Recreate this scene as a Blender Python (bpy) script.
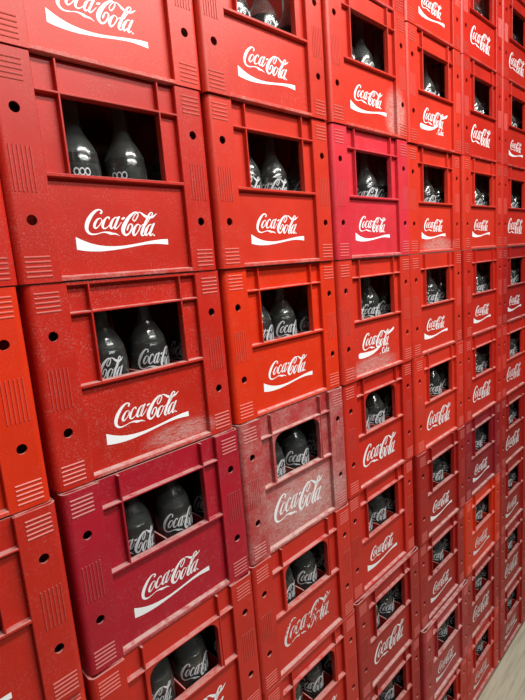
import bpy, bmesh, math, random
from mathutils import Vector, Matrix
from mathutils.geometry import delaunay_2d_cdt

for o in list(bpy.data.objects):
    bpy.data.objects.remove(o, do_unlink=True)
S = bpy.context.scene
COL = S.collection

# ------------------------------------------------------------------ camera
ROWS = 6                      # crates between the floor and the seam at z = 1.68
PITCH_X, PITCH_Z = 0.32366, 0.28
cam_data = bpy.data.cameras.new('camera')
cam = bpy.data.objects.new('camera', cam_data)
COL.objects.link(cam)
RX = Vector((0.705792312338598, -0.7040086114677098, -0.07892456412956765))
RD = Vector((-0.17516940110613216, -0.06548361111316518, -0.9823581717437379))
RF = Vector((0.6864203469885302, 0.707166014210869, -0.16953859615220077))
CAM = Vector((-0.21288, -0.63538, ROWS * PITCH_Z - 0.0010))
m = Matrix((RX, -RD, -RF)).transposed().to_4x4()
m.translation = CAM
cam.matrix_world = m
cam_data.sensor_fit = 'HORIZONTAL'
cam_data.sensor_width = 36.0
cam_data.lens = 36.0 * 483.126 / 525.0
cam_data.clip_start = 0.01
S.camera = cam

# ------------------------------------------------------------------ light
world = bpy.data.worlds.new('world')
S.world = world
world.use_nodes = True
bg = world.node_tree.nodes['Background']
bg.inputs['Color'].default_value = (0.97, 0.97, 1.0, 1)
bg.inputs['Strength'].default_value = 0.035

def area_light(name, loc, size, size_y, power, color, target):
    d = bpy.data.lights.new(name, 'AREA')
    d.shape = 'RECTANGLE'
    d.size, d.size_y, d.energy, d.color = size, size_y, power, color
    o = bpy.data.objects.new(name, d)
    COL.objects.link(o)
    o.location = loc
    o.rotation_euler = (Vector(target) - Vector(loc)).to_track_quat('-Z', 'Y').to_euler()
    return o
area_light('ceiling_tube_light', (0.78, -0.95, 2.95), 1.7, 0.14, 47, (1.0, 0.96, 0.90), (0.75, -0.75, 0))
area_light('ceiling_tube_light', (0.80, -2.10, 3.10), 1.8, 0.14, 37, (1.0, 0.98, 0.95), (0.75, -1.2, 0))

S.view_settings.view_transform = 'Standard'
S.view_settings.look = 'None'
S.view_settings.gamma = 1.0
S.view_settings.use_curve_mapping = False
S.view_settings.exposure = 0.30

# ------------------------------------------------------------------ helpers
def lin(c):
    return tuple(((v / 255) / 12.92 if v / 255 <= 0.04045 else ((v / 255 + 0.055) / 1.055) ** 2.4) for v in c)

def mesh_of(name, bm, mat, smooth=False):
    bmesh.ops.recalc_face_normals(bm, faces=bm.faces[:])
    me = bpy.data.meshes.new(name)
    bm.to_mesh(me)
    bm.free()
    me.materials.append(mat)
    if smooth:
        for p in me.polygons:
            p.use_smooth = True
    return me

def link(name, data, parent=None, loc=(0, 0, 0)):
    o = bpy.data.objects.new(name, data)
    COL.objects.link(o)
    o.location = loc
    if parent:
        o.parent = parent
    return o

def bm_box(bm, x0, x1, y0, y1, z0, z1, bev=0.0):
    """box in millimetres, optionally with bevelled edges"""
    t = bmesh.new()
    r = bmesh.ops.create_cube(t, size=1.0)
    for v in t.verts:
        v.co = Vector(((x0 + x1) / 2 + v.co.x * (x1 - x0), (y0 + y1) / 2 + v.co.y * (y1 - y0), (z0 + z1) / 2 + v.co.z * (z1 - z0))) / 1000
    if bev:
        bmesh.ops.bevel(t, geom=t.edges[:], offset=bev / 1000, segments=2, profile=0.6, affect='EDGES')
    tmp = bpy.data.meshes.new('tmp')
    t.to_mesh(tmp)
    t.free()
    bm.from_mesh(tmp)
    bpy.data.meshes.remove(tmp)

def bm_prism(bm, prof, axis, a0, a1):
    """closed profile (mm) swept straight along an axis: 'z' uses (x, y), 'x' uses (y, z)"""
    def at(p, a):
        return Vector((p[0], p[1], a) if axis == 'z' else (a, p[0], p[1])) / 1000
    A = [bm.verts.new(at(p, a0)) for p in prof]
    B = [bm.verts.new(at(p, a1)) for p in prof]
    n = len(prof)
    bm.faces.new(A)
    bm.faces.new(list(reversed(B)))
    for i in range(n):
        bm.faces.new((A[i], B[i], B[(i + 1) % n], A[(i + 1) % n]))

def inside(p, poly):
    c = False
    for i in range(len(poly)):
        a, b = poly[i], poly[i - 1]
        if (a[1] > p[1]) != (b[1] > p[1]) and p[0] < (b[0] - a[0]) * (p[1] - a[1]) / (b[1] - a[1]) + a[0]:
            c = not c
    return c

def bm_plate(bm, outer, holes, y0, y1):
    """upright plate in the x-z plane (mm) from y0 to y1 with holes cut through it"""
    loops = [outer] + holes
    pts, edges = [], []
    for lp in loops:
        b = len(pts)
        pts += [Vector(p) for p in lp]
        edges += [(b + i, b + (i + 1) % len(lp)) for i in range(len(lp))]
    vs, es, fs, *_ = delaunay_2d_cdt(pts, edges, [], 0, 1e-6)
    F = [bm.verts.new((v.x / 1000, y0 / 1000, v.y / 1000)) for v in vs]
    B = [bm.verts.new((v.x / 1000, y1 / 1000, v.y / 1000)) for v in vs]
    for f in fs:
        c = sum((vs[i] for i in f), Vector((0, 0))) / len(f)
        if inside(c, outer) and not any(inside(c, h) for h in holes):
            bm.faces.new([F[i] for i in f])
            bm.faces.new([B[i] for i in reversed(f)])
    for a, b in edges:
        bm.faces.new((F[a], F[b], B[b], B[a]))

def round_rect(x0, x1, z0, z1, rb, rt, n=5):
    """rectangle outline with rounded corners; rb radius below, rt above"""
    out = []
    for cx, cz, r, a in ((x1, z0, rb, -90), (x1, z1, rt, 0), (x0, z1, rt, 90), (x0, z0, rb, 180)):
        if r <= 0:
            out.append((cx, cz))
            continue
        ox = cx - r if cx == x1 else cx + r
        oz = cz - r if cz == z1 else cz + r
        for k in range(n + 1):
            t = math.radians(a + 90 * k / n)
            out.append((ox + r * math.cos(t), oz + r * math.sin(t)))
    return out

def circle(cx, cz, r, n=20):
    return [(cx + r * math.cos(2 * math.pi * k / n), cz + r * math.sin(2 * math.pi * k / n)) for k in range(n)]

# ------------------------------------------------------------------ materials
def new_mat(name):
    mt = bpy.data.materials.new(name)
    mt.use_nodes = True
    nt = mt.node_tree
    return mt, nt, nt.nodes, nt.links, nt.nodes['Principled BSDF']

def math_node(N, L, op, a, b=None, clamp=False):
    n = N.new('ShaderNodeMath')
    n.operation = op
    n.use_clamp = clamp
    for i, v in enumerate((a, b)):
        if v is None:
            continue
        if isinstance(v, (int, float)):
            n.inputs[i].default_value = v
        else:
            L.new(v, n.inputs[i])
    return n.outputs[0]

def ramp(N, L, src, lo, hi):
    n = N.new('ShaderNodeMapRange')
    n.inputs['From Min'].default_value = lo
    n.inputs['From Max'].default_value = hi
    n.interpolation_type = 'SMOOTHSTEP'
    L.new(src, n.inputs['Value'])
    return n.outputs['Result']

def noise(N, L, vec, scale, detail=4, rough=0.6):
    n = N.new('ShaderNodeTexNoise')
    n.inputs['Scale'].default_value = scale
    n.inputs['Detail'].default_value = detail
    n.inputs['Roughness'].default_value = rough
    L.new(vec, n.inputs['Vector'])
    return n.outputs['Fac']

def mix_col(N, L, fac, a, b):
    n = N.new('ShaderNodeMix')
    n.data_type = 'RGBA'
    if isinstance(fac, (int, float)):
        n.inputs['Factor'].default_value = fac
    else:
        L.new(fac, n.inputs['Factor'])
    for k, v in ((6, a), (7, b)):
        if isinstance(v, tuple):
            n.inputs[k].default_value = (*v[:3], 1)
        else:
            L.new(v, n.inputs[k])
    return n.outputs[2]

def own_coords(N, L):
    """object coordinates shifted by a random amount per object"""
    tc = N.new('ShaderNodeTexCoord')
    oi = N.new('ShaderNodeObjectInfo')
    v = N.new('ShaderNodeVectorMath')
    v.operation = 'MULTIPLY_ADD'
    cb = N.new('ShaderNodeCombineXYZ')
    for i in range(3):
        L.new(oi.outputs['Random'], cb.inputs[i])
    L.new(cb.outputs[0], v.inputs[0])
    v.inputs[1].default_value = (7.3, 3.1, 5.7)
    L.new(tc.outputs['Object'], v.inputs[2])
    return v.outputs[0], oi

def obj_attr(N, name):
    a = N.new('ShaderNodeAttribute')
    a.attribute_type = 'OBJECT'
    a.attribute_name = name
    return a.outputs['Fac']

def make_plastic():
    mt, nt, N, L, P = new_mat('moulded_red_plastic')
    vec, oi = own_coords(N, L)
    dust = obj_attr(N, 'dust')
    col = oi.outputs['Color']
    # slow fading of the pigment
    hs = N.new('ShaderNodeHueSaturation')
    L.new(col, hs.inputs['Color'])
    n0 = noise(N, L, vec, 9, 3)
    L.new(math_node(N, L, 'MULTIPLY_ADD', n0, 0.42), hs.inputs['Value'])
    hs.inputs['Value'].links[0].from_node.inputs[2].default_value = 0.79
    # fine chalky speckle
    n1 = noise(N, L, vec, 420, 3, 0.7)
    n2 = noise(N, L, vec, 26, 5, 0.65)
    sp = math_node(N, L, 'MULTIPLY', ramp(N, L, n1, 0.50, 0.72), ramp(N, L, n2, 0.34, 0.66))
    # scuffs: stretched noise
    mp = N.new('ShaderNodeMapping')
    mp.inputs['Scale'].default_value = (14, 14, 90)
    mp.inputs['Rotation'].default_value = (0, 0.35, 0)
    L.new(vec, mp.inputs['Vector'])
    n3 = noise(N, L, mp.outputs[0], 1.6, 5, 0.7)
    sc = ramp(N, L, n3, 0.64, 0.80)
    wear = math_node(N, L, 'ADD', math_node(N, L, 'MULTIPLY', sp, 0.75), math_node(N, L, 'MULTIPLY', sc, 0.75))
    # blotchy grime only where a crate is really dusty
    n5 = noise(N, L, vec, 150, 6, 0.8)
    bl = math_node(N, L, 'MULTIPLY', math_node(N, L, 'MULTIPLY', ramp(N, L, n2, 0.22, 0.70), ramp(N, L, n5, 0.30, 0.66)), math_node(N, L, 'MULTIPLY', math_node(N, L, 'SUBTRACT', dust, 0.45, True), 1.25))
    wear = math_node(N, L, 'ADD', math_node(N, L, 'MULTIPLY', wear, dust), bl, True)
    # one rubbed patch in a place of its own on a few crates
    tc2 = N.new('ShaderNodeTexCoord')
    s2 = N.new('ShaderNodeSeparateXYZ')
    L.new(tc2.outputs['Object'], s2.inputs[0])
    px = math_node(N, L, 'DIVIDE', math_node(N, L, 'SUBTRACT', s2.outputs['X'], obj_attr(N, 'rub_x')), obj_attr(N, 'rub_w'))
    pz = math_node(N, L, 'DIVIDE', math_node(N, L, 'SUBTRACT', s2.outputs['Z'], obj_attr(N, 'rub_z')), obj_attr(N, 'rub_h'))
    dd = math_node(N, L, 'SQRT', math_node(N, L, 'ADD', math_node(N, L, 'MULTIPLY', px, px), math_node(N, L, 'MULTIPLY', pz, pz)))
    rub = math_node(N, L, 'MULTIPLY', ramp(N, L, math_node(N, L, 'SUBTRACT', 1.0, dd), 0.0, 0.6), ramp(N, L, noise(N, L, mp.outputs[0], 7, 6, 0.85), 0.40, 0.58))
    wear = math_node(N, L, 'ADD', wear, math_node(N, L, 'MULTIPLY', rub, math_node(N, L, 'MULTIPLY', obj_attr(N, 'rub'), 0.75)), True)
    # settled dust on upward-facing ledges
    ge = N.new('ShaderNodeNewGeometry')
    sx = N.new('ShaderNodeSeparateXYZ')
    L.new(ge.outputs['Normal'], sx.inputs[0])
    upw = ramp(N, L, sx.outputs['Z'], 0.55, 0.95)
    n4 = noise(N, L, vec, 60, 4)
    upw = math_node(N, L, 'MULTIPLY', upw, math_node(N, L, 'MULTIPLY', ramp(N, L, n4, 0.2, 0.6), math_node(N, L, 'MULTIPLY_ADD', dust, 0.6)))
    nt.nodes[-1].inputs[2].default_value = 0.18 if False else 0.0
    wear2 = math_node(N, L, 'MAXIMUM', wear, upw)
    c = mix_col(N, L, wear2, hs.outputs[0], (0.49, 0.34, 0.315))
    L.new(c, P.inputs['Base Color'])
    L.new(math_node(N, L, 'MULTIPLY_ADD', wear2, 0.35), P.inputs['Roughness'])
    P.inputs['Roughness'].links[0].from_node.inputs[2].default_value = 0.40
    P.inputs['Specular IOR Level'].default_value = 0.32
    bp = N.new('ShaderNodeBump')
    bp.inputs['Strength'].default_value = 0.12
    bp.inputs['Distance'].default_value = 0.0006
    L.new(noise(N, L, vec, 170, 4), bp.inputs['Height'])
    L.new(bp.outputs[0], P.inputs['Normal'])
    return mt

def make_print(name, color):
    """white screen print; where the object's 'wear' is high the ink is gone"""
    mt, nt, N, L, P = new_mat(name)
    vec, oi = own_coords(N, L)
    P.inputs['Base Color'].default_value = (*color, 1)
    P.inputs['Roughness'].default_value = 0.5
    w = obj_attr(N, 'wear')
    n = noise(N, L, vec, 55, 5, 0.7)
    gone = math_node(N, L, 'GREATER_THAN', math_node(N, L, 'MULTIPLY', w, 1.0), n)
    c = mix_col(N, L, math_node(N, L, 'MULTIPLY', w, 0.75, True), (*color,), (0.40, 0.27, 0.25))
    L.new(c, P.inputs['Base Color'])
    tr = N.new('ShaderNodeBsdfTransparent')
    mx = N.new('ShaderNodeMixShader')
    L.new(gone, mx.inputs[0])
    L.new(P.outputs[0], mx.inputs[1])
    L.new(tr.outputs[0], mx.inputs[2])
    L.new(mx.outputs[0], nt.nodes['Material Output'].inputs['Surface'])
    return mt

PLASTIC = make_plastic()
INK = make_print('white_print', (0.80, 0.83, 0.86))
BOTTLE_INK = make_print('bottle_print', (0.52, 0.56, 0.59))

GLASS, nt, N, L, P = new_mat('worn_clear_glass')
P.inputs['Base Color'].default_value = (0.86, 0.96, 0.93, 1)
P.inputs['Transmission Weight'].default_value = 0.98
P.inputs['Roughness'].default_value = 0.14
P.inputs['IOR'].default_value = 1.48

COLA, nt, N, L, P = new_mat('dark_cola')
P.inputs['Base Color'].default_value = (0.012, 0.005, 0.004, 1)
P.inputs['Roughness'].default_value = 0.15

CAP, nt, N, L, P = new_mat('crown_cap_metal')
P.inputs['Base Color'].default_value = (0.35, 0.02, 0.02, 1)
P.inputs['Metallic'].default_value = 0.4
P.inputs['Roughness'].default_value = 0.35

# floor: pale wood planks running along the stacks
WOOD, nt, N, L, P = new_mat('pale_wood_planks')
tc = N.new('ShaderNodeTexCoord')
br = N.new('ShaderNodeTexBrick')
br.offset = 0.37
br.inputs['Scale'].default_value = 1.0
br.inputs['Brick Width'].default_value = 1.25
br.inputs['Row Height'].default_value = 0.14
br.inputs['Mortar Size'].default_value = 0.0022
br.inputs['Color1'].default_value = (0.50, 0.49, 0.375, 1)
br.inputs['Color2'].default_value = (0.40, 0.39, 0.29, 1)
br.inputs['Mortar'].default_value = (0.16, 0.13, 0.10, 1)
L.new(tc.outputs['Object'], br.inputs['Vector'])
mp = N.new('ShaderNodeMapping')
mp.inputs['Scale'].default_value = (1.6, 22, 1)
L.new(tc.outputs['Object'], mp.inputs['Vector'])
g = noise(N, L, mp.outputs[0], 3.0, 6, 0.65)
c = mix_col(N, L, math_node(N, L, 'MULTIPLY', ramp(N, L, g, 0.40, 0.70), 0.55), br.outputs['Color'], (0.25, 0.225, 0.165))
L.new(c, P.inputs['Base Color'])
P.inputs['Roughness'].default_value = 0.45

PAINT, nt, N, L, P = new_mat('wall_paint')
P.inputs['Base Color'].default_value = (0.55, 0.55, 0.53, 1)
P.inputs['Roughness'].default_value = 0.8

# ------------------------------------------------------------------ the setting
def structure(name, bm, mat):
    o = link(name, mesh_of(name, bm, mat))
    o['kind'] = 'structure'
    return o
bm = bmesh.new()
bm_box(bm, -2500, 6000, -3600, 900, -60, 0)
structure('floor', bm, WOOD)
bm = bmesh.new()
bm_box(bm, -2500, 6000, 900, 1000, -60, 3600)
structure('wall_back', bm, PAINT)
STROKES = [[(-38.0, 88.6, 2.57), (-36.1, 91.1, 2.36), (-38.9, 93.3, 1.71), (-44.0, 92.3, 2.75), (-50.8, 87.2, 4.38), (-57.0, 79.7, 5.57), (-60.8, 72.2, 5.53), (-61.3, 66.0, 4.51), (-58.5, 61.7, 3.3), (-52.9, 60.1, 1.99), (-45.4, 61.1, 1.27), (-39.0, 62.7, 1.29), (-32.7, 62.6, 2.39), (-27.8, 61.4, 3.96), (-23.8, 60.7, 2.66), (-18.9, 60.4, 2.02), (-13.4, 57.7, 0.45)], [(-39.7, 82.0, 1.07), (-43.9, 80.4, 2.12), (-48.3, 75.3, 3.57), (-50.1, 70.8, 3.56), (-48.3, 68.4, 2.11), (-43.8, 70.9, 1.17), (-39.3, 75.9, 1.39), (-37.8, 79.7, 1.29), (-39.4, 82.0, 1.07)], [(-38.5, 81.3, 0.96), (-36.5, 78.4, 0.97), (-33.3, 80.2, 0.87)], [(-26.4, 81.4, 2.19), (-26.4, 83.7, 1.54), (-30.9, 82.3, 1.96), (-35.5, 76.5, 3.56), (-37.8, 70.9, 3.66), (-35.5, 67.9, 2.16), (-30.7, 69.7, 1.09), (-24.5, 75.2, 0.88)], [(-13.3, 83.4, 1.35), (-18.1, 82.4, 1.78), (-23.3, 76.5, 3.54), (-25.9, 70.4, 3.64), (-24.3, 67.9, 1.99), (-20.7, 70.4, 1.11), (-15.4, 77.4, 1.24), (-12.4, 82.3, 1.35)], [(-10.0, 84.2, 2.04), (-12.1, 82.4, 3.16), (-16.0, 76.0, 3.25), (-19.3, 69.9, 3.24), (-18.1, 67.6, 2.02), (-14.1, 70.2, 1.13), (-8.0, 76.6, 0.8)], [(-6.5, 81.2, 2.28), (-4.5, 82.0, 2.75), (-2.3, 82.9, 2.07)], [(10.9, 81.1, 1.54), (12.8, 78.5, 1.66), (16.7, 81.2, 1.67), (20.4, 87.2, 1.92), (19.5, 90.8, 1.68), (14.2, 90.2, 2.61), (5.9, 84.4, 4.21), (-2.2, 74.9, 5.77), (-6.3, 67.8, 6.19), (-6.7, 62.4, 5.28), (-3.5, 58.8, 3.23), (1.8, 60.6, 2.1), (6.7, 66.3, 2.35), (9.0, 71.8, 2.36), (7.2, 74.3, 1.64), (3.5, 72.5, 1.63), (1.0, 68.4, 2.56), (-0.1, 66.1, 2.32)], [(10.9, 81.1, 1.54), (13.2, 84.9, 1.3), (17.3, 89.0, 1.07), (22.6, 91.1, 1.21), (26.4, 89.9, 2.19), (31.1, 86.4, 3.68), (35.6, 84.5, 3.71), (41.6, 84.2, 3.26), (47.4, 86.1, 2.15), (52.9, 89.7, 0.64)], [(18.6, 74.0, 1.32), (15.1, 71.9, 2.51), (10.9, 66.5, 4.03), (9.0, 61.1, 4.14), (10.5, 58.1, 2.37), (15.0, 61.1, 1.44), (20.1, 67.5, 1.69), (21.7, 71.9, 1.69), (18.9, 74.0, 1.2)], [(20.7, 73.0, 1.09), (23.2, 71.1, 1.09), (27.3, 74.2, 0.86)], [(32.2, 73.1, 0.99), (38.2, 80.5, 1.25), (43.7, 86.6, 1.63), (45.6, 90.0, 1.89), (43.3, 91.2, 1.51), (39.9, 88.7, 2.49), (34.7, 81.1, 3.46), (28.7, 71.6, 4.04), (23.8, 62.8, 4.26), (22.7, 58.9, 3.16), (25.0, 57.5, 1.71), (29.8, 60.9, 0.86)], [(41.2, 73.8, 1.51), (37.4, 72.7, 1.87), (32.0, 66.4, 3.95), (29.3, 60.6, 4.06), (30.8, 57.9, 2.22), (34.8, 60.8, 1.24), (40.8, 67.6, 1.38), (43.8, 72.5, 1.51)], [(46.5, 74.8, 2.28), (44.5, 72.8, 3.28), (40.6, 66.4, 3.64), (37.0, 60.2, 3.62), (38.0, 57.6, 2.25), (43.1, 60.7, 1.01)], [(43.6, 57.7, 2.02), (44.7, 57.7, 2.03)]]
SW = [[(-78.7, 57.0), (-72.6, 53.9), (-66.3, 51.0), (-57.3, 47.7), (-47.9, 45.4), (-36.7, 43.8), (-25.2, 43.2), (-13.2, 43.4), (-0.9, 44.4), (15.1, 46.4), (31.6, 48.9), (45.1, 50.5), (55.4, 51.5), (67.9, 51.8)], [(-79.1, 40.2), (-73.5, 39.0), (-66.9, 38.0), (-58.8, 37.2), (-49.1, 36.8), (-37.7, 37.0), (-25.9, 37.9), (-13.8, 39.1), (-1.4, 40.6), (14.6, 42.9), (31.0, 44.7), (44.4, 45.2), (54.5, 44.6), (67.9, 43.4)]]

# ------------------------------------------------------------------ lettering
def ribbon(bm, pts, conv, step=4, scale=1.0):
    """pen stroke: Catmull-Rom through (x, z, width) in mm, with round ends"""
    P_ = [pts[0]] + list(pts) + [pts[-1]]
    out = []
    for i in range(1, len(P_) - 2):
        p0, p1, p2, p3 = P_[i - 1:i + 3]
        for k in range(step):
            t = k / step
            out.append(tuple(0.5 * (2 * b + (c - a) * t + (2 * a - 5 * b + 4 * c - d) * t * t + (3 * b - a - 3 * c + d) * t ** 3)
                             for a, b, c, d in zip(p0, p1, p2, p3)))
    out.append(tuple(pts[-1]))
    L_, R_ = [], []
    n = len(out)
    for i, (x, z, w) in enumerate(out):
        a, b = out[max(i - 1, 0)], out[min(i + 1, n - 1)]
        dx, dz = b[0] - a[0], b[1] - a[1]
        l = math.hypot(dx, dz) or 1
        nx, nz = -dz / l * w / 2, dx / l * w / 2
        L_.append((x + nx, z + nz))
        R_.append((x - nx, z - nz))
    def V(p):
        return bm.verts.new(conv(p[0] * scale, p[1] * scale))
    lv, rv = [V(p) for p in L_], [V(p) for p in R_]
    for i in range(n - 1):
        bm.faces.new((lv[i], rv[i], rv[i + 1], lv[i + 1]))
    for i, sgn in ((0, -1), (n - 1, 1)):
        x, z, w = out[i]
        if w < 1.2:
            continue
        a = out[1] if i == 0 else out[n - 2]
        ang = math.atan2(z - a[1], x - a[0])
        arc = [V((x + w / 2 * math.cos(ang + math.radians(t)), z + w / 2 * math.sin(ang + math.radians(t)))) for t in (50, 0, -50)]
        first, last = (rv[i], lv[i]) if i == 0 else (lv[i], rv[i])
        bm.faces.new([first] + arc + [last])

def band(bm, top, bot, conv):
    a = [bm.verts.new(conv(*p)) for p in top]
    b = [bm.verts.new(conv(*p)) for p in bot]
    for i in range(len(a) - 1):
        bm.faces.new((a[i], b[i], b[i + 1], a[i + 1]))

INK_Y = 8.6
def flat(sx=1.0, sz=1.0, ox=0, oz=0):
    return lambda x, z: Vector((x * sx + ox, INK_Y, (z - 74) * sz + 74 + oz)) / 1000

def script_mesh(name, conv, mat, step=4, strokes=None, gain=1.0):
    bm = bmesh.new()
    for st in (strokes or STROKES):
        ribbon(bm, [(x, z, w * gain) for x, z, w in st], conv, step)
    me = mesh_of(name, bm, mat)
    return me

SCRIPT = {'swoosh': script_mesh('script_logo', flat(1, 1, 2.5, 1), INK),
          'plain': script_mesh('script_logo', flat(1.36, 1.55, 6, -3), INK),
          'small': script_mesh('script_logo', flat(1.06, 1.15, 3, 5), INK)}
bm = bmesh.new()
band(bm, SW[0], SW[1], flat(1, 1, 2.5, 1))
SWOOSH = mesh_of('swoosh', bm, INK)
# the older mark: a band that sweeps under the script, up through its end and out to the right, a short word below it
bm = bmesh.new()
ribbon(bm, [(-77, 52.5, 13.5), (-60, 51, 13), (-38, 51, 11), (-16, 53, 8), (4, 58.5, 5), (18, 65, 3.5)], flat(), 5)
SWEEP = mesh_of('swoosh', bm, INK)
bm = bmesh.new()
ribbon(bm, [(48, 86, 3), (57, 89.5, 5), (68, 93.5, 6.5), (78, 98, 5.5)], flat(), 4)
for st in ([(38, 54, 2.5), (35, 56, 2.2), (30, 52, 3.2), (28.5, 46, 3.2), (31.5, 42, 2.5), (36, 43.5, 1.6)],
           [(41, 50.5, 1.4), (38, 46, 2.6), (39.5, 42, 2), (43, 45.5, 1.6), (42.5, 50, 1.4), (41, 50.5, 1.4)],
           [(51, 57, 2.4), (48, 49, 2.6), (46, 42, 2.6)], [(53, 50.5, 1.8), (48.5, 47.5, 1.5), (52.5, 42, 2.2)],
           [(56, 46, 1.2), (60, 49, 1.8), (58.5, 51, 1.6), (55.5, 46.5, 2.6), (57, 42, 2), (61, 44, 1.2)],
           [(19, 43, 2.6), (20.5, 43, 2.6)]):
    ribbon(bm, [(x - 8, z, w) for x, z, w in st], flat(), 4)
WORD = mesh_of('small_lettering', bm, INK)

# ------------------------------------------------------------------ crate parts (mm, origin bottom centre of the front face)
HX, HZ = 132.8, (78.5, 210.7)
def post_mesh(s):
    bm = bmesh.new()
    x_in, x_fl, x_out = 106.5, 149.5, 159.0
    rect = [(s * x_in, 0.6), (s * x_fl, 0.6), (s * x_fl, 278.6), (s * x_in, 278.6)]
    bm_plate(bm, rect, [circle(s * HX, z, 6.6) for z in HZ], 0, 3.2)
    # rounded outer edge running back into the side wall
    n, r = 7, x_out - x_fl
    o = [(s * (x_fl + r * math.sin(math.radians(90 * k / n))), r - r * math.cos(math.radians(90 * k / n))) for k in range(n + 1)]
    o.append((s * x_out, 26))
    i = [(s * (x_out - 3.2), 26)] + [(s * (x_fl + (r - 3.2) * math.sin(math.radians(90 * k / n))), r - (r - 3.2) * math.cos(math.radians(90 * k / n))) for k in range(n, -1, -1)]
    bm_prism(bm, o + i, 'z', 0.6, 278.6)
    # inner wall towards the recessed panel, its front edge rounded over
    bm_prism(bm, [(s * (x_in - 0.9), 1.0), (s * (x_in - 0.2), 0.25), (s * x_in, 0), (s * (x_in + 2.6), 2.0), (s * (x_in + 2.6), 12.2), (s * (x_in - 0.9), 12.2)], 'z', 0.6, 278.6)
    bm_prism(bm, [(s * x_in, 3.2), (s * x_out, 9.8), (s * (x_out - 3), 26), (s * x_in, 20)], 'z', 0.6, 3.0)
    bm_prism(bm, [(s * x_in, 3.2), (s * x_out, 9.8), (s * (x_out - 3), 26), (s * x_in, 20)], 'z', 276.2, 278.6)
    return mesh_of('corner_post', bm, PLASTIC)

def grip_mesh(s, kind):
    bm = bmesh.new()
    if kind == 'v':
        for k in range(6):
            x = s * (121.5 + 25.5 * k / 5)
            bm_prism(bm, [(x - 1.4, 0.4), (x - 0.6, -0.9), (x + 0.6, -0.9), (x + 1.4, 0.4)], 'z', 112.5, 167.5)
    else:
        z0, z1 = (8.5, 33) if kind == 'b' else (243, 267)
        for k in range(5):
            z = z0 + (z1 - z0) * k / 4
            a, b = sorted((s * 117.5, s * 149.5))
            bm_prism(bm, [(0.4, z - 1.4), (-0.7, z - 0.9), (-1.0, z + 0.2), (0.4, z + 2.0)], 'x', a, b)
    return mesh_of('grip_ridges', bm, PLASTIC)

def panel_mesh(rounded):
    bm = bmesh.new()
    hole = round_rect(-69.5, 69.5, 139, 233.5, 3, 21) if rounded else round_rect(-73.5, 73.5, 138, 234.5, 0, 1.5, 2)
    bm_plate(bm, [(-106.5, 1), (106.5, 1), (106.5, 278), (-106.5, 278)], [hole], 8.8, 12.0)
    return mesh_of('front_panel', bm, PLASTIC)

def frame_mesh(rounded):
    bm = bmesh.new()
    def up(x, z0, z1, w=1.5):
        bm_prism(bm, [(x - w - 0.7, 9.2), (x - w, 1.2), (x - w + 0.6, 0.5), (x + w - 0.6, 0.5), (x + w, 1.2), (x + w + 0.7, 9.2)], 'z', z0, z1)
    def across(z, x0, x1, w=1.6, y=0.3):
        bm_prism(bm, [(9.2, z - w - 0.8), (y + 0.8, z - w), (y, z - w + 0.7), (y, z + w - 0.7), (y + 0.8, z + w), (9.2, z + w + 0.8)], 'x', x0, x1)
    up(-75.2, 134, 277)
    up(75.2, 134, 277)
    across(236.8, -106, 106)
    across(135.5, -106, 106, 2.3)
    if rounded:   # fillets in the upper corners of the opening
        for s in (-1, 1):
            c = [(s * 74.5, 236), (s * 74.5, 139), (s * 69.5, 139)] + [(s * (48.5 + 21 * math.cos(math.radians(a))), 212.5 + 21 * math.sin(math.radians(a))) for a in range(0, 91, 15)] + [(s * 48.5, 236)]
            A = [bm.verts.new((x / 1000, 0.002, z / 1000)) for x, z in c]
            B = [bm.verts.new((x / 1000, 0.0095, z / 1000)) for x, z in c]
            bm.faces.new(A)
            bm.faces.new(list(reversed(B)))
            for i in range(len(c)):
                bm.faces.new((A[i], A[(i + 1) % len(c)], B[(i + 1) % len(c)], B[i]))
    return mesh_of('window_frame', bm, PLASTIC)

def shell_mesh():
    bm = bmesh.new()
    bm_box(bm, -158.8, -156, 20, 398, 0.6, 278.6)
    bm_box(bm, 156, 158.8, 20, 398, 0.6, 278.6)
    bm_box(bm, -156, 156, 395, 398, 0.6, 278.6)
    bm_box(bm, -156, 156, 18.2, 395, 3.5, 7)
    return mesh_of('crate_shell', bm, PLASTIC)

def rim_mesh(top):
    bm = bmesh.new()
    if top:
        bm_box(bm, -106, 106, 0.3, 12, 274.6, 278.6, 0.6)
    else:
        bm_prism(bm, [(12, 0.6), (0.9, 0.6), (0, 1.4), (0, 5.6), (0.9, 6.8), (9.0, 8.0), (12, 8.0)], 'x', -106.5, 106.5)
    return mesh_of('top_rim' if top else 'bottom_rim', bm, PLASTIC)

def divider_mesh():
    bm = bmesh.new()
    for x in (-78.5, 0, 78.5):
        bm_box(bm, x - 1.2, x + 1.2, 18.4, 394, 7, 134.5)
    for y in (95, 170, 245, 320):
        bm_box(bm, -155.8, 155.8, y - 1.2, y + 1.2, 7, 132)
    return mesh_of('bottle_divider', bm, PLASTIC)

MESH = {'post': {s: post_mesh(s) for s in (-1, 1)},
        'grip': {(s, k): grip_mesh(s, k) for s in (-1, 1) for k in 'tvb'},
        'panel': {r: panel_mesh(r) for r in (False, True)},
        'frame': {r: frame_mesh(r) for r in (False, True)},
        'shell': shell_mesh(), 'rim': {t: rim_mesh(t) for t in (False, True)}, 'divider': divider_mesh()}

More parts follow.
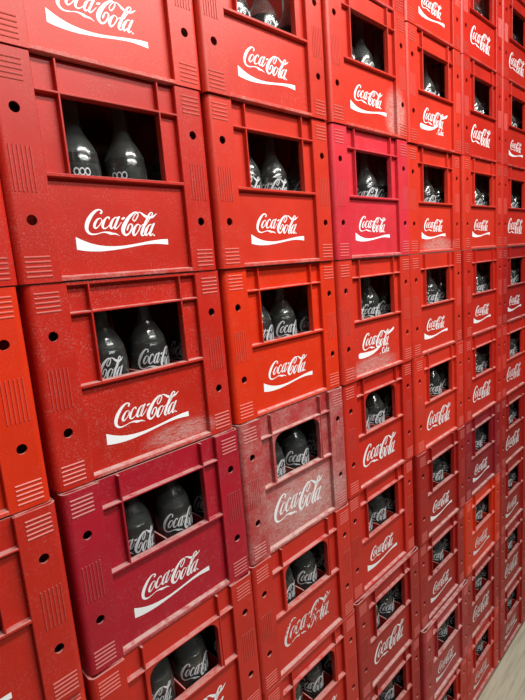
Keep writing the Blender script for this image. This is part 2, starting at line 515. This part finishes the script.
CRATE_GROUP = 'plastic bottle crates stacked in a wall'
PAL = {'red': (180, 34, 21), 'bright': (190, 45, 28), 'orange': (200, 44, 12), 'crimson': (160, 17, 38), 'magenta': (198, 44, 57),
       'dusky': (160, 36, 40), 'dark': (152, 23, 19), 'wine': (138, 20, 32)}
LOOK = {'red': 'red', 'bright': 'bright red', 'orange': 'orange-red', 'crimson': 'crimson', 'magenta': 'magenta pink',
        'dusky': 'chalky dusky pink', 'dark': 'dark red', 'wine': 'wine red'}
ORD = ['topmost', 'second', 'third', 'fourth', 'fifth', 'sixth', 'seventh', 'eighth', 'ninth', 'tenth']
STK = ['first', 'second', 'third', 'fourth', 'fifth', 'sixth', 'seventh', 'eighth']

def make_crate(loc, tint, logo, rounded, dust, wear, lip=False, rub=None):
    root = link('bottle_crate', None, None, loc)
    made = []
    def part(name, me, parent=root):
        o = link(name, me, parent)
        made.append(o)
        return o
    part('crate_shell', MESH['shell'])
    part('front_panel', MESH['panel'][rounded])
    part('window_frame', MESH['frame'][rounded])
    part('bottom_rim', MESH['rim'][False])
    if lip:
        part('top_rim', MESH['rim'][True])
    part('bottle_divider', MESH['divider'])
    for s in (-1, 1):
        p = part('corner_post', MESH['post'][s])
        for k in 'tvb':
            part('grip_ridges', MESH['grip'][(s, k)], p)
    for o in made:
        o.color = (*tint, 1)
        o['dust'] = dust
        if o.name.startswith('bottom_rim'):
            o['dust'] = dust + 0.45
        if o.name.startswith(('front_panel', 'corner_post')) and rub:
            o['rub'] = 1.0
            o['rub_x'], o['rub_z'], o['rub_w'], o['rub_h'] = rub
        if o.name.startswith('grip'):      # the ridges are scuffed pale by handling
            k = 0.10 if o.data is MESH['grip'][(1, 'v')] or o.data is MESH['grip'][(-1, 'v')] else 0.24
            o.color = (*(c * (1 - k) + g * k for c, g in zip(tint, (0.62, 0.30, 0.26))), 1)
    if logo:
        lg = link('script_logo', SCRIPT['plain' if logo == 'plain' else 'small' if logo == 'coke' else 'swoosh'], root)
        lg['label'] = 'white script lettering'
        lg['wear'] = wear
        for nm, me in {'swoosh': [('swoosh', SWOOSH)], 'coke': [('swoosh', SWEEP), ('small_lettering', WORD)]}.get(logo, []):
            o = link(nm, me, lg)
            o['wear'] = wear
            o['label'] = 'white wave under the lettering' if nm == 'swoosh' else 'short white word and rising stroke'
    return root

# ------------------------------------------------------------------ bottles
def lathe(bm, prof, n=22):
    rings = []
    for r, z in prof:
        rings.append([bm.verts.new((r * math.cos(2 * math.pi * k / n) / 1000, r * math.sin(2 * math.pi * k / n) / 1000, z / 1000)) for k in range(n)])
    for a, b in zip(rings, rings[1:]):
        for k in range(n):
            bm.faces.new((a[k], a[(k + 1) % n], b[(k + 1) % n], b[k]))
    bm.faces.new(list(reversed(rings[0])))
    bm.faces.new(rings[-1])

BODY = [(24, 0), (28.5, 2), (31.2, 8), (32, 20), (32, 70), (31.2, 80), (31.2, 100), (32, 110), (32, 140), (31.7, 150), (30.6, 161),
        (28.6, 171), (25.6, 178.5), (21.4, 186), (17.2, 193), (13.9, 199), (12.1, 206), (11.4, 215), (11.2, 238), (11.6, 243), (13.4, 245), (13.4, 249), (12.2, 250), (12.2, 254)]
LEVEL = 167
def bottle_meshes():
    bm = bmesh.new()
    inner = [(max(r - 2.2, 5), z + (3 if z < 3 else 0)) for r, z in BODY]
    prof = BODY + list(reversed(inner))
    rings = []
    n = 24
    for r, z in prof:
        rings.append([bm.verts.new((r * math.cos(2 * math.pi * k / n) / 1000, r * math.sin(2 * math.pi * k / n) / 1000, z / 1000)) for k in range(n)])
    for a, b in zip(rings, rings[1:]):
        for k in range(n):
            bm.faces.new((a[k], a[(k + 1) % n], b[(k + 1) % n], b[k]))
    bm.faces.new(list(reversed(rings[0])))
    bm.faces.new(rings[-1])
    glass = mesh_of('glass', bm, GLASS, True)
    bm = bmesh.new()
    lathe(bm, [(max(r - 2.5, 5), z + 4) for r, z in BODY if z + 4 < LEVEL] + [(26.6, LEVEL)], 24)
    cola = mesh_of('cola', bm, COLA, True)
    bm = bmesh.new()
    lathe(bm, [(15.6, 247.5), (16, 249), (15.4, 251.5), (14.2, 255), (12.5, 256.2), (4, 256.6)], 21)
    cap = mesh_of('crown_cap', bm, CAP)
    # script wrapped round the body just under the shoulder
    def wrap(x, z):
        a = (x + 7) * 0.68 / 32.3
        zz = 140 + (z - 74) * 0.92
        r = 32.35 if zz < 145 else 32.35 - (zz - 145) * 0.075
        return Vector((r * math.sin(a), -r * math.cos(a), zz)) / 1000
    lab = script_mesh('printed_script', wrap, BOTTLE_INK, 3, gain=1.05)
    # small ring emblem near the shoulder
    bm = bmesh.new()
    for cx in (-11, 0, 11):
        ribbon(bm, [(cx + 5 * math.cos(t * math.pi / 6) - 7, 74 + 5 * math.sin(t * math.pi / 6), 1.9) for t in range(13)], wrap, 2)
    ring = mesh_of('printed_emblem', bm, BOTTLE_INK)
    return glass, cola, cap, lab, ring
B_GLASS, B_COLA, B_CAP, B_LAB, B_RING = bottle_meshes()
BOTTLE_GROUP = 'cola bottles standing in the crates'

def build_bottle():
    r = link('cola_bottle', None)
    link('glass', B_GLASS, r)
    link('cola', B_COLA, r)
    link('crown_cap', B_CAP, r)
    link('printed_script', B_LAB, r)['wear'] = 0.0
    return r
bottle_proto = None
def place_bottle(loc, rot, label, emblem, wear):
    global bottle_proto
    if bottle_proto is None:
        bottle_proto = build_bottle()
        r = bottle_proto
    else:
        r = bottle_proto.copy()
        COL.objects.link(r)
        for c in bottle_proto.children:
            d = c.copy()
            COL.objects.link(d)
            d.parent = r
    for c in r.children:
        if c.name.startswith('printed'):
            c['wear'] = wear
            if emblem:
                c.data = B_RING
            else:
                c.data = B_LAB
    r.location = loc
    r.rotation_euler = (0, 0, rot)
    r['label'] = label
    r['category'] = 'bottle'
    r['group'] = BOTTLE_GROUP

# ------------------------------------------------------------------ the wall of crates
# (stack, row): colour, logo, rounded window, dust, wear, dx cm, dy cm, extra words.  row 0 starts at z = 1.68 and rows go down
T = {
 (0, -1): ('red', 'swoosh', 0, .25, 0, 0, 0), (0, 0): ('orange', 'swoosh', 0, .15, 0, -.44, -.48), (0, 1): ('red', 'swoosh', 0, .25, 0, -.27, -1.3), (0, 2): ('bright', 'swoosh', 0, .3, 0, 0, -.4),
 (1, -2): ('bright', 'swoosh', 0, .4, 0, -.3, 0), (1, -1): ('red', 'swoosh', 0, .35, 0, -.46, .19), (1, 0): ('red', 'swoosh', 0, .45, 0, .06, .45), (1, 1): ('crimson', 'swoosh', 0, .3, .16, .17, -.52), (1, 2): ('red', 'plain', 1, .2, 0, -.07, -1.0), (1, 3): ('red', 'plain', 1, .2, 0, 0, -.6),
 (2, -2): ('bright', 'swoosh', 0, .3, 0, -.66, -.41), (2, -1): ('bright', 'swoosh', 0, .25, 0, -.23, .08), (2, 0): ('orange', 'swoosh', 0, .25, 0, .5, .71), (2, 1): ('dusky', 'plain', 1, .78, .22, .26, .09), (2, 2): ('red', 'plain', 1, .25, .46, -.05, -.31), (2, 3): ('red', 'plain', 1, .2, 0, .19, -.27),
 (3, -3): ('red', 'swoosh', 0, .3, 0, -.2, -.2), (3, -2): ('bright', 'swoosh', 0, .55, 0, -.32, -.51), (3, -1): ('magenta', 'swoosh', 0, .4, 0, -.12, -.17), (3, 0): ('bright', 'coke', 0, .5, 0, .02, .15), (3, 1): ('red', 'plain', 1, .3, .1, .36, .65), (3, 2): ('red', 'swoosh', 0, .2, .1, .5, 1.17), (3, 3): ('dark', 'plain', 0, .35, .25, .6, .14), (3, 4): ('dark', 'plain', 0, .35, .2, .3, .4),
 (4, -3): ('bright', 'swoosh', 0, .2, 0, .3, .1), (4, -2): ('bright', 'coke', 0, .35, 0, .71, .26), (4, -1): ('bright', 'swoosh', 0, .35, 0, .8, .9), (4, 0): ('bright', 'swoosh', 0, .3, 0, -.4, .14), (4, 1): ('bright', 'plain', 0, .3, .1, 0, -.03), (4, 2): ('dark', 'swoosh', 0, .3, .1, .1, -.28), (4, 3): ('dark', 'swoosh', 0, .3, .25, .2, .3), (4, 4): ('dusky', 'swoosh', 0, .5, .3, .2, -.9), (4, 5): ('red', 'plain', 0, .3, .2, 0, -.2),
 (5, -3): ('red', 'plain', 0, .3, 0, .2, 0), (5, -2): ('red', 'plain', 0, .3, 0, .3, 0), (5, -1): ('bright', 'swoosh', 0, .3, 0, .4, 0), (5, 0): ('red', 'swoosh', 0, .35, .05, .63, -.2), (5, 1): ('red', 'plain', 0, .35, .12, .4, -.1), (5, 2): ('wine', 'swoosh', 0, .45, .22, .1, .1), (5, 3): ('orange', 'swoosh', 0, .3, .2, 0, 0), (5, 4): ('dark', 'plain', 0, .5, .25, 0, .2), (5, 5): ('red', 'swoosh', 0, .35, .3, 0, .2),
 (6, -4): ('red', 'swoosh', 0, .3, 0, .3, 0), (6, -3): ('red', 'plain', 0, .35, .05, .3, 0), (6, -2): ('red', 'swoosh', 0, .35, .05, .3, 0), (6, -1): ('red', 'plain', 0, .4, .05, .3, 0), (6, 0): ('dark', 'swoosh', 0, .4, .12, .4, 0), (6, 1): ('red', 'plain', 0, .4, .25, .2, 0), (6, 2): ('dark', 'plain', 0, .4, .2, .1, .1), (6, 3): ('dark', 'swoosh', 0, .4, .3, 0, .1), (6, 4): ('dark', 'plain', 0, .4, .3, 0, .1), (6, 5): ('dark', 'swoosh', 0, .4, .3, 0, .1),
 (7, 5): ('wine', 'plain', 0, .4, .3, 0, 0),
}
RUB = {(1, 0): (0.055, 0.022, 0.085, 0.022), (3, -2): (0.105, 0.055, 0.05, 0.07), (2, 1): (0.02, 0.06, 0.17, 0.09), (3, 0): (-0.02, 0.02, 0.13, 0.03), (4, -1): (0.02, 0.02, 0.12, 0.03)}
def seen(pt, x0, x1, z0, z1, yp):
    """does the sight line from the viewpoint to pt pass the opening x0..x1, z0..z1 in the plane y = yp"""
    t = (yp - CAM.y) / (pt.y - CAM.y)
    q = CAM + (pt - CAM) * t
    return x0 < q.x < x1 and z0 < q.z < z1
def in_frame(pt, mrg=4):
    d = pt - CAM
    f = d.dot(RF)
    if f <= 0:
        return False
    px, py = 262.5 + 483.126 * d.dot(RX) / f, 350 + 483.126 * d.dot(RD) / f
    return -mrg < px < 525 + mrg and -mrg < py < 700 + mrg

rnd = random.Random(11)
stacks = {}
for (s, j) in T:
    stacks.setdefault(s, []).append(j)
FEATURE = {'swoosh': 'with script over a wave', 'plain': 'with script alone', 'coke': 'with sweeping script and short word'}
for (s, j), (ck, logo, rounded, dust, wear, dx, dy) in T.items():
    cx = (s - 1) * PITCH_X + 0.1629 + dx / 100
    loc = Vector((cx, dy / 100, (ROWS - 1 - j) * PITCH_Z))
    base = lin(PAL[ck])
    if s >= 3 and ck not in ('dusky', 'magenta'):
        dust *= 0.55
    v = rnd.uniform(0.94, 1.06)
    root = make_crate(loc, tuple(c * v for c in base), logo, bool(rounded), dust, wear, (s, j) in ((3, 3), (4, 4), (1, 0), (2, 3)), RUB.get((s, j)))
    k = sorted(stacks[s]).index(j)
    where = '%s crate down in the %s stack from the left' % (ORD[k], STK[s])
    if k == 0:
        where = 'topmost crate of the %s stack from the left' % STK[s]
    root['label'] = '%s plastic crate, %s' % (LOOK[ck], where.replace(' crate', ''))
    root['category'] = 'crate'
    root['group'] = CRATE_GROUP
    # bottles of the front row that can be seen through the opening
    hits = []
    for c in (-117.5, -39.3, 39.3, 117.5):
        jx, jy = (rnd.uniform(1, 5.5) if c < 0 else rnd.uniform(-4.5, 2)), rnd.uniform(-2, 3)
        bx, by = cx + (c + (jx if abs(c) < 100 else 0)) / 1000, loc.y + (54.5 + jy) / 1000
        ok = 0
        for z in (120, 140, 155, 170, 185, 200, 215):
            for ex in (-0.9, -0.5, 0, 0.5, 0.9):
                pt = Vector((bx + ex * 0.030, by - 0.012, loc.z + (7 + z) / 1000))
                if in_frame(pt) and seen(pt, cx - 0.0735, cx + 0.0735, loc.z + 0.138, loc.z + 0.234, loc.y + 0.012) and \
                   seen(pt, cx - 0.0735, cx + 0.0735, loc.z + 0.1375, loc.z + 0.235, loc.y + 0.002):
                    ok += 1
        if ok >= 2:
            hits.append((bx, by))
        else:
            rnd.random()
    names = {1: ['only visible'], 2: ['left', 'right'], 3: ['left', 'middle', 'right'], 4: ['first', 'second', 'third', 'fourth']}
    for q, (bx, by) in enumerate(hits):
        pos = ('topmost crate' if k == 0 else '%s crate down' % ORD[k])
        place_bottle((bx, by, loc.z + 0.0076), rnd.uniform(-0.95, 0.1),
                     '%s cola bottle in window of %s, %s stack from left' % (names[len(hits)][q], pos, STK[s]),
                     (s, j) == (1, -1), 0.12)

# crates that carry the visible ones, below the lower edge of the photograph
for s, lo in ((0, 3), (1, 4), (2, 4), (3, 5)):
    for j in range(lo, ROWS):
        cx = (s - 1) * PITCH_X + 0.1629
        root = make_crate((cx, -0.002, (ROWS - 1 - j) * PITCH_Z), lin(PAL['red']), 'swoosh', False, 0.3, 0.1)
        n_up = ROWS - j
        root['label'] = 'red plastic crate, %s up from the floor in the %s stack from the left' % (ORD[n_up - 1].replace('topmost', 'first'), STK[s])
        root['category'] = 'crate'
        root['group'] = CRATE_GROUP
